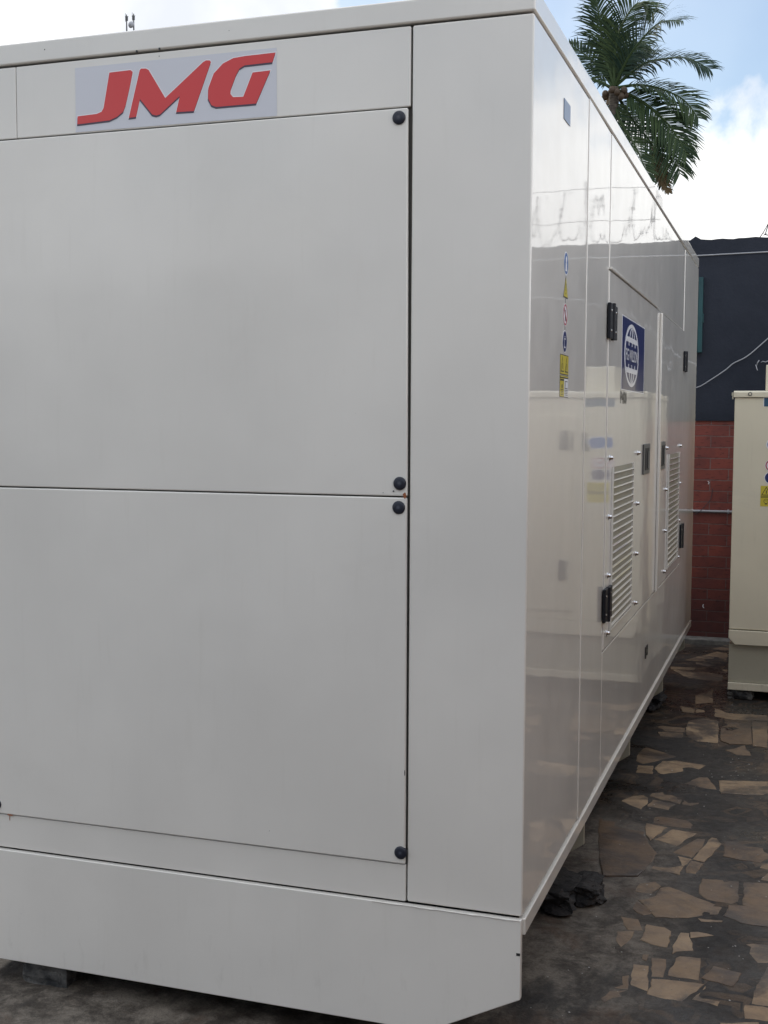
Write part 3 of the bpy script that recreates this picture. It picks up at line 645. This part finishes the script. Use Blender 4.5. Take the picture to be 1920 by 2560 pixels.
# end sign
d = Decal(Fm); d.poly([(-1.136, 1.8235), (-.600, 1.8235), (-.601, 1.977), (-1.136, 1.977)], 0, 0)
LJ = [(-1.04, 1.958), (-.982, 1.959), (-.976, 1.954), (-.985, 1.917), (-.996, 1.878), (-1.003, 1.863), (-1.02, 1.852), (-1.041, 1.845), (-1.131, 1.842), (-1.13, 1.861), (-1.076, 1.863), (-1.063, 1.867), (-1.057, 1.876)]
LM = [(-.957, 1.957), (-.953, 1.96), (-.940, 1.959), (-.933, 1.955), (-.889, 1.886), (-.788, 1.961), (-.780, 1.964), (-.771, 1.963), (-.768, 1.959), (-.813, 1.850), (-.860, 1.851), (-.850, 1.888), (-.903, 1.849), (-.913, 1.847), (-.924, 1.850), (-.957, 1.889), (-.968, 1.848), (-.988, 1.847)]
LG = [(-.603, 1.966), (-.611, 1.945), (-.681, 1.944), (-.694, 1.938), (-.703, 1.924), (-.717, 1.892), (-.718, 1.882), (-.711, 1.874), (-.685, 1.873), (-.661, 1.926), (-.616, 1.927), (-.652, 1.855), (-.755, 1.855), (-.767, 1.860), (-.776, 1.876), (-.775, 1.900), (-.761, 1.932), (-.737, 1.953), (-.710, 1.963), (-.680, 1.965)]
def grow(P_, r):
    n = len(P_); A = sum(P_[i][0]*P_[(i+1) % n][1]-P_[(i+1) % n][0]*P_[i][1] for i in range(n)); sg = 1 if A > 0 else -1; out = []
    for i in range(n):
        a, b, c = Vector(P_[i-1]), Vector(P_[i]), Vector(P_[(i+1) % n]); e1 = (b-a).normalized(); e2 = (c-b).normalized()
        n1 = Vector((e1.y, -e1.x))*sg; n2 = Vector((e2.y, -e2.x))*sg; m_ = (n1+n2); m_ = m_/max(.45, m_.dot(n1)) if m_.length > .01 else n1
        out.append(tuple(b+m_*r))
    return out
sign = d.build('sign', [M_decal], gen_, label='pale sign with slanted red letters')
for L_ in (LJ, LM, LG):
    q = Decal(Fm); q.poly(grow(L_, .0022), 1, 2); q.poly([(a-.001, b-.0042) for a, b in L_], 2, 1); q.poly(L_, 3, 0); q.build('letter', [M_red, M_maroon, M_wvinyl], sign)
# safety signs in a column on the corner panel
d = Decal(S0); c = (.418, 1.516); d.ell(c, .0295, 0, 1); d.ell(c, .0262, 1, 0); d.ell((c[0], c[1]+.009), .0085, 2, 1); d.poly([(c[0]-.012, c[1]-.019), (c[0]+.012, c[1]-.019), (c[0]+.009, c[1]+.001), (c[0]-.009, c[1]+.001)], 2, 1)
d.build('safety_label', [M_blue2, M_wvinyl], gen_, label='round blue sign with a white figure')
d = Decal(S0); d.poly([(.387, 1.4305), (.449, 1.4305), (.418, 1.486)], 0, 0); d.poly([(.3915, 1.4335), (.4445, 1.4335), (.418, 1.481)], 1, 1); d.poly([(.4155, 1.467), (.4205, 1.467), (.4195, 1.447), (.4165, 1.447)], 2, 0); d.ell((.418, 1.442), .0028, 2, 0)
d.rect(.416, .4185, 1.418, 1.4295, 0, 0); d.build('safety_label', [M_ink, M_yellow], gen_, label='yellow warning triangle')
d = Decal(S0); c = (.416, 1.389); d.ell(c, .0285, 0, 1); d.ring(c, .0265, .0048, 1, 0); d.poly([(c[0]-.019, c[1]+.014), (c[0]-.015, c[1]+.018), (c[0]+.019, c[1]-.014), (c[0]+.015, c[1]-.018)], 2, 0); d.rect(c[0]-.003, c[0]+.003, c[1]-.015, c[1]+.012, 1.2, 2)
d.rect(.414, .4165, 1.3515, 1.360, 0, 2); d.build('safety_label', [M_pinkr, M_wvinyl, M_ink], gen_, label='round red-ringed prohibition sign')
d = Decal(S0); c = (.415, 1.3225); d.ell(c, .0285, 0, 1); d.ell(c, .0258, 1, 0); d.rect(c[0]-.008, c[0]+.008, c[1]-.016, c[1]+.008, 2, 1); d.rect(c[0]-.006, c[0]+.006, c[1]-.012, c[1]+.005, 3, 0); d.rect(c[0]-.006, c[0]+.004, c[1]+.011, c[1]+.0135, 2, 1)
d.build('safety_label', [M_blue, M_wvinyl], gen_, label='round dark blue sign')
def tri(d, c, h, lv, mi, mo):
    d.poly([(c[0]-h*.55, c[1]-h*.45), (c[0]+h*.55, c[1]-h*.45), (c[0], c[1]+h*.55)], lv, mi); d.poly([(c[0]-h*.42, c[1]-h*.375), (c[0]+h*.42, c[1]-h*.375), (c[0], c[1]+h*.39)], lv+1, mo); d.rect(c[0]-h*.05, c[0]+h*.05, c[1]-h*.28, c[1]+h*.12, lv+2, mi)
d = Decal(S0); d.rect(.357, .471, 1.2395, 1.2895, 0, 0); d.rect(.359, .469, 1.2415, 1.2875, 1, 1); tri(d, (.386, 1.2635), .038, 2, 0, 1); tri(d, (.442, 1.2635), .038, 2, 0, 1)
d.build('warning_label', [M_ink, M_yellow], gen_, label='yellow label with two black triangles')
d = Decal(S0); d.rect(.357, .471, 1.184, 1.2375, 0, 0); d.rect(.3585, .470, 1.2335, 1.2365, 1, 1); d.rect(.3585, .412, 1.1855, 1.2305, 1, 1); d.rect(.414, .4695, 1.1855, 1.2305, 1, 2)
d.rect(.362, .409, 1.224, 1.2285, 2, 0)
d.ell((.385, 1.2105), .0055, 2, 0)
for k in range(4): d.rect(.370, .400, 1.189+.0042*k, 1.1905+.0042*k, 2, 0)
d.rect(.424, .460, 1.2050, 1.2245, 2, 0); d.rect(.427, .457, 1.2070, 1.2225, 3, 2)
for k in range(4): d.rect(.422, .463, 1.189+.0040*k, 1.1905+.0040*k, 2, 0)
d.build('warning_label', [M_ink, M_yellow, M_wvinyl], gen_, label='half yellow half white instruction label')
# globe logo on the door
def lz(y): return 0
d = Decal(S1); d.rect(1.438, 2.060, 1.2310, 1.4780, 0, 1); d.rect(1.448, 2.050, 1.2345, 1.4745, 1, 0)
gc = (1.690, 1.3545); RX, RZ = .190, .108
d.ell(gc, RZ, 2, 1, rx=RX, n=40); d.ell(gc, RZ-.0125, 3, 0, rx=RX*(RZ-.0125)/RZ, n=40)
iz = RZ-.0115; ix = RX*iz/RZ
def ex(z): return ix*math.sqrt(max(0, 1-((z-gc[1])/iz)**2))
for sgn in (1, -1):
    za, zb = gc[1]+sgn*.0435, gc[1]+sgn*.0610
    d.poly([(gc[0]-ex(za), za), (gc[0]+ex(za), za), (gc[0]+ex(zb), zb), (gc[0]-ex(zb), zb)], 4, 1)
    for u in (-.46, 0, .46):                                   # meridians above the bar
        n_ = 6; zs = [zb+(gc[1]+sgn*iz-zb)*k/n_ for k in range(n_+1)]
        w_ = .0075; pl = [(gc[0]+u*ex(z)-w_, z) for z in zs]; pr = [(gc[0]+u*ex(z)+w_, z) for z in zs]; d.poly(pl+pr[::-1], 4, 1)
    for u in (-.48, 0, .48): zc = za-sgn*.012; d.rect(gc[0]+u*ix-.008, gc[0]+u*ix+.008, min(za, zc), max(za, zc), 4, 1)
v2, f2 = text_mesh('FG WILSON', .040, 2*ix*.90, .012); d.flat(v2, f2, 5, 1, gc[0]-ix*.90, gc[1]-.020)
d.build('logo', [M_blue, M_wvinyl], dl, label='blue rectangle with a white globe emblem')
d = Decal(S1); v2, f2 = text_mesh('P400', .042, .155, .035); d.flat(v2, f2, 1, 0, 1.428, 1.185); d.build('model_lettering', [M_ink], dl)

# ------------------------------------------------------------------ rocks and blocks under the machines
def rock(name, c, sz, m, label, seed=0, rough=.28, n=6, cat='rock', fr_=1.6, group=None, boxy=.6):
    bm = bmesh.new(); bmesh.ops.create_cube(bm, size=2); bmesh.ops.subdivide_edges(bm, edges=bm.edges[:], cuts=n, use_grid_fill=True)
    for v in bm.verts:
        p = v.co.copy(); q = p.lerp(p.normalized()*1.15, 1-boxy); k = noise.noise(q*fr_+Vector((seed, 0, 0)))*rough + noise.noise(q*fr_*3+Vector((seed, 5, 0)))*rough*.35
        ce = noise.cell(q*fr_*1.3+Vector((seed*3, 1, 1)))*rough*.25; q = q*(1+k+ce)
        v.co = Vector((c[0]+q.x*sz[0], c[1]+q.y*sz[1], c[2]+q.z*sz[2]))
    me = bpy.data.meshes.new(name); bm.to_mesh(me); bm.free(); me.materials.append(m)
    o = bpy.data.objects.new(name, me); col.objects.link(o); return tag(o, label, cat, group)
rock('rock', (-.035, 1.075, GZ+.030), (.058, .070, .030), M_rock, 'jagged black rock lying under the side of the white generator, nearest the camera', 3, .42, 8, fr_=1.4)
rock('rock', (-.125, 1.02, GZ+.030), (.08, .10, .036), M_rock, 'black rock mostly hidden under the white generator, behind the jagged one', 9, .4, 7)
rock('rock', (-.14, 3.86, GZ+.030), (.06, .16, .034), M_rock, 'dark lump of rock under the far half of the white generator', 5, .35, 6)
rock('stone_block', (-1.275, .115, GZ+.029), (.068, .10, .036), M_rock2, 'grey concrete block propping the near end of the white generator', 12, .10, 7, 'block', boxy=.88)
rock('stone_block', (.300, 4.20, GZ+.028), (.067, .09, .026), M_rock2, 'mottled grey stone propping up the cream cabinet', 21, .14, 7, 'block', boxy=.62)
rock('stone_block', (1.9, 4.28, GZ+.028), (.08, .09, .026), M_rock2, 'grey stone under the far right end of the cream cabinet', 25, .14, 6, 'block', boxy=.62)

# ------------------------------------------------------------------ cream generator cabinet on the right
cab = thing('generator_cabinet', 'smaller cream generator cabinet standing on stones at the right edge', 'cabinet', loc=(1.3, 4.7, -.305))
X0, X1, Y0, Y1 = .2360, 2.30, 4.100, 5.30
MB().box(X0, X1, Y0, Y1, .0255, 1.2600).build('body', M_cream, cab, bevel=.004, segs=3)
rf = MB(); rf.prism([(Y0-.012, 1.2620), (Y0-.012, 1.2900), (Y0-.004, 1.2970), (Y1, 1.2970), (Y1+.012, 1.2900), (Y1+.012, 1.2620)], lambda a, b: (X0-.006, a, b), lambda a, b: (X1+.006, a, b))
rf = rf.build('roof', M_cream, cab, bevel=.003, segs=3)
lk = MB(); lk.box(X0-.016, X0-.0065, Y0-.010, Y0+.02, 1.270, 1.288); lk.box(X0-.013, X0-.0068, Y0-.012, Y0+.01, 1.252, 1.2695); lk.build('latch', M_cream_d, rf, bevel=.002)
ey = MB(); ey.lathe((.3135, Y0-.0125, 1.2795), (0, -1, 0), [(.0105, 0), (.0105, .003), (.0066, .0032)], 20); ey.build('lifting_eye', M_dgrey, rf)
ey = MB(); ey.lathe((.3135, Y0-.0160, 1.2795), (0, -1, 0), [(.0058, 0), (.0058, .0006)], 20); ey.build('lifting_eye_centre', M_cream, rf)
bs = MB(); bs.prism([(X0-.001, .0215), (X0-.001, -.020), (X0+.032, -.0560), (X1-.032, -.0560), (X1, -.020), (X1, .0215)], lambda a, b: (a, Y0-.012, b), lambda a, b: (a, Y1, b)); bs.build('base_lip', M_cream, cab, bevel=.003, segs=3)
MB().box(X0+.0015, X1-.002, Y0+.022, Y1-.02, -.2640, -.0575).build('skirt', M_cream_d, cab)
MB().box(X0, X1, Y0+.004, Y1-.01, -.3055, -.2655).build('skid_rail', M_cream, cab, bevel=.003)
MB().box(.388, .500, 4.16, 4.9, 1.2985, 1.4350).build('air_duct', M_cream, cab, bevel=.004)
for xa, xb in ((.625, 1.38), (1.386, 2.14)):
    dd = MB(); dd.box(xa, xb, Y0-.008, Y0-.0005, .075, 1.165); dd = dd.build('door', M_cream, cab, bevel=.003)
    for za, zb in ((.248, .360), (.974, 1.080)): MB().box(xa+.025, xa+.058, Y0-.020, Y0-.0085, za, zb).build('hinge', M_black, dd, bevel=.002)
MB().box(.475, .570, Y0-.0025, Y0-.0005, .968, 1.072).build('window', M_dgrey, cab)
Fc = lambda a, b, l: (a, Y0-.0006-LV*l, b)
d = Decal(Fc); d.rect(.381, .495, 1.2145, 1.2640, 0, 1); d.rect(.3845, .495, 1.2145, 1.2600, 1, 0); d.build('name_plate', [mat('slate_blue_vinyl', (.03, .09, .16), .35), M_wvinyl], cab, label='blue name plate')
d = Decal(Fc); c = (.437, 1.016); d.ell(c, .036, 0, 1); d.ell(c, .030, 1, 0); d.build('safety_label', [M_blue2, M_wvinyl], cab)
d = Decal(Fc); c = (.430, .9050); d.ell(c, .033, 0, 1); d.ring(c, .030, .006, 1, 0); d.poly([(c[0]-.019, c[1]+.016), (c[0]-.015, c[1]+.020), (c[0]+.021, c[1]-.016), (c[0]+.017, c[1]-.020)], 2, 0); d.build('safety_label', [M_pinkr, M_wvinyl], cab)
d = Decal(Fc); c = (.428, .8400); d.ell(c, .033, 0, 1); d.ell(c, .029, 1, 0); d.build('safety_label', [M_blue, M_wvinyl], cab)
d = Decal(Fc); d.rect(.3790, .500, .6880, .7970, 0, 1); tri(d, (.4080, .7680), .046, 1, 0, 1); d.rect(.381, .498, .7405, .7440, 1, 0); d.rect(.381, .498, .7340, .7370, 1, 0)
d.ring((.4080, .7160), .0125, .0022, 1, 0); d.ell((.4035, .7180), .0022, 1, 0); d.ell((.4125, .7180), .0022, 1, 0); d.rect(.4010, .4150, .6990, .7030, 1, 0); tri(d, (.4650, .7680), .046, 1, 0, 1)
d.build('warning_label', [M_ink, M_yellow], cab)

# ------------------------------------------------------------------ palm tree
def catmull(P_, n=10):
    out = []
    for i in range(len(P_)-1):
        a, b, c, d_ = P_[max(i-1, 0)], P_[i], P_[i+1], P_[min(i+2, len(P_)-1)]
        for k in range(n):
            t = k/n; out.append(.5*((2*b)+(c-a)*t+(2*a-5*b+4*c-d_)*t*t+(3*b-a-3*c+d_)*t**3))
    out.append(P_[-1]); return out
palm = thing('palm_tree', 'tall coconut palm rising behind the white generator roof', 'tree', loc=(-4.9, 30.3, GZ))
tk = [Vector((-4.9, 30.3, GZ-.1)), Vector((-4.9, 30.25, 3)), Vector((-4.6, 30.1, 6.5)), Vector((-4.27, 30.0, 9.0)), Vector((-4.24, 30.0, 9.85))]
pts = catmull(tk, 14); rr_ = [.17-.05*i/len(pts)+(.006 if i % 2 else 0) for i in range(len(pts))]
MB().tube(pts, rr_, 14).build('trunk', M_trunk, palm, smooth=True)
FRONDS = [[(-4.236, 9.882), (-4.513, 10.789), (-4.622, 11.566), (-4.726, 12.109)], [(-4.236, 9.882), (-4.227, 10.671), (-4.052, 11.349), (-3.642, 11.86), (-3.242, 11.568)], [(-4.213, 9.88), (-4.086, 10.658), (-3.815, 11.188), (-3.37, 11.054)], [(-4.213, 9.903), (-3.756, 10.583), (-3.072, 11.117), (-2.452, 11.013)], [(-4.166, 9.899), (-3.519, 10.354), (-2.942, 10.442), (-2.37, 10.391), (-1.82, 10.071)], [(-4.164, 9.829), (-3.625, 9.855), (-3.042, 9.715), (-2.462, 9.394), (-2.087, 8.908)], [(-4.187, 9.785), (-3.618, 9.507), (-3.074, 9.05), (-2.786, 8.521), (-2.512, 7.534)], [(-4.164, 9.783), (-3.5, 9.405), (-2.791, 8.752), (-2.339, 7.984)], [(-4.21, 9.74), (-3.822, 9.128), (-3.246, 8.367), (-3.043, 7.565)], [(-4.257, 9.744), (-4.079, 9.031), (-3.592, 8.181), (-3.225, 7.343)], [(-4.284, 9.886), (-4.415, 10.571), (-4.591, 11.168), (-4.831, 11.261)], [(-4.284, 9.886), (-4.625, 10.38), (-5.038, 10.813), (-5.501, 11.184)], [(-4.306, 9.841), (-4.642, 10.008), (-5.049, 10.042), (-5.408, 9.883)], [(-4.306, 9.794), (-4.488, 9.412), (-4.549, 8.831), (-4.493, 8.357)], [(-4.237, 9.905), (-4.251, 10.673), (-4.333, 11.26), (-4.434, 11.663)], [(-4.234, 9.742), (-4.294, 9.163), (-4.091, 8.448), (-3.797, 7.844)], [(-4.212, 9.833), (-3.987, 10.418), (-3.575, 10.843), (-3.393, 11.01)], [(-3.221, 8.273), (-3.123, 8.035), (-2.974, 7.561), (-2.803, 7.133)]]
pr_ = random.Random(11)
for k, fp in enumerate(FRONDS):
    m = len(fp); dep = pr_.uniform(-1.0, 1.0)*(1.0 if k < 18 else .4)
    P_ = [Vector((x, 30+dep*(i/(m-1))**1.1*1.5, z)) for i, (x, z) in enumerate(fp)]
    path = catmull(P_, 12); Ls = [0]
    for a, b in zip(path, path[1:]): Ls.append(Ls[-1]+(b-a).length)
    tot = Ls[-1]; nn = max(34, int(tot/.042)); mb = MB(); tn = []; ti = .35 if k in (5, 7, 9, 6) else pr_.uniform(0, .45)
    mb.tube(path, [.040*(1-i/len(path))+.008 for i in range(len(path))], 5); tn += [.6]*len(mb.f)
    for i in range(nn):
        t = .10+.90*(i+.5)/nn; s_ = t*tot; j = max(0, min(len(Ls)-2, sum(1 for q in Ls if q <= s_)-1)); p = path[j].lerp(path[j+1], (s_-Ls[j])/max(1e-6, Ls[j+1]-Ls[j]))
        T_ = (path[j+1]-path[j]).normalized(); vert = abs(T_.z)
        nrm = Vector((0, -.45-.6*vert, 1.0-.6*vert)); nrm = (nrm-T_*nrm.dot(T_)).normalized(); side = T_.cross(nrm).normalized()
        Lf = min(1.10, .38*tot)*(.62 if k in (8, 9, 15, 17) else 1.0)*(.26+.74*math.sin(math.pi*min(1, t*.87+.11))**.75)
        for sg in (-1, 1):
            if pr_.random() < .06: continue
            ll = Lf*pr_.uniform(.75, 1.1); fwd = .45+.75*t; dd_ = (side*sg+T_*fwd+nrm*.18+Vector((pr_.uniform(-.13, .13), pr_.uniform(-.15, .15), pr_.uniform(-.10, .10)))).normalized()
            dr_ = pr_.uniform(.30, .95)*(.35 if k in (8, 9, 13, 15, 17) else .8); g_ = Vector((0, 0, -1)); a = p; q1 = a+dd_*ll*.42; d2 = (dd_+g_*dr_*.65).normalized(); q2 = q1+d2*ll*.33; d3 = (d2+g_*dr_*.9).normalized(); q3 = q2+d3*ll*.28
            wv = dd_.cross(nrm).normalized()*(.020*pr_.uniform(.8, 1.2)); n0 = len(mb.f)
            mb.raw([a-wv*.5, a+wv*.5, q1+wv, q1-wv, q2+wv*.75, q2-wv*.75, q3], [(0, 1, 2, 3), (3, 2, 4, 5), (5, 4, 6)]); tv_ = max(0, min(1, ti+pr_.uniform(-.2, .3))); tn += [tv_]*(len(mb.f)-n0)
    o = mb.build('frond', M_dry if k in (13, 17) else M_leaf, palm); at = o.data.attributes.new('tone', 'FLOAT', 'FACE'); at.data.foreach_set('value', tn)
cn = MB()
for k in range(11):
    a = pr_.uniform(0, 6.28); c = Vector((-4.20+.26*math.cos(a)+.02, 29.85+.2*math.sin(a), 9.66+pr_.uniform(-.16, .14))); r = .10
    cn.lathe(c-Vector((0, 0, r)), (0, 0, 1), [(r*math.sin(math.pi*q/6)*.9, r-r*math.cos(math.pi*q/6)) for q in range(7)], 9)
cn.build('coconut_cluster', M_nut, palm, smooth=True)

# ------------------------------------------------------------------ far antenna masts
for k, (x, zt, lab) in enumerate(((-36.18, 24.15, 'thin distant antenna mast above the roof line, the plain left one of two'), (-35.74, 24.15, 'thin distant antenna mast above the roof line, the right one with a round dish'))):
    t = thing('antenna_mast', lab, 'antenna', 'two distant antenna masts', loc=(x, 60, GZ))
    b = MB(); b.tube([(x, 60, GZ), (x, 60, 22), (x-.02*(1-k), 60, zt)], [.12, .06, .028], 6); b.build('pole', M_galv, t)
    b = MB(); b.box(x-.06, x+.05, 59.95, 60.05, zt-.34, zt-.10); b.tube([(x-.12, 60, zt-.12), (x+.10, 60, zt-.12)], .015, 5); b.tube([(x-.09, 60, zt-.4), (x-.09, 60, zt+.08)], .012, 5); b.build('aerial', M_galv, t)
    if k:
        b = MB(); b.lathe((x-.10, 59.9, 23.52), (0, -1, .1), [(.19, 0), (.17, .06), (.10, .12), (.02, .15)], 16); b.build('dish', M_cablew, t, smooth=True)
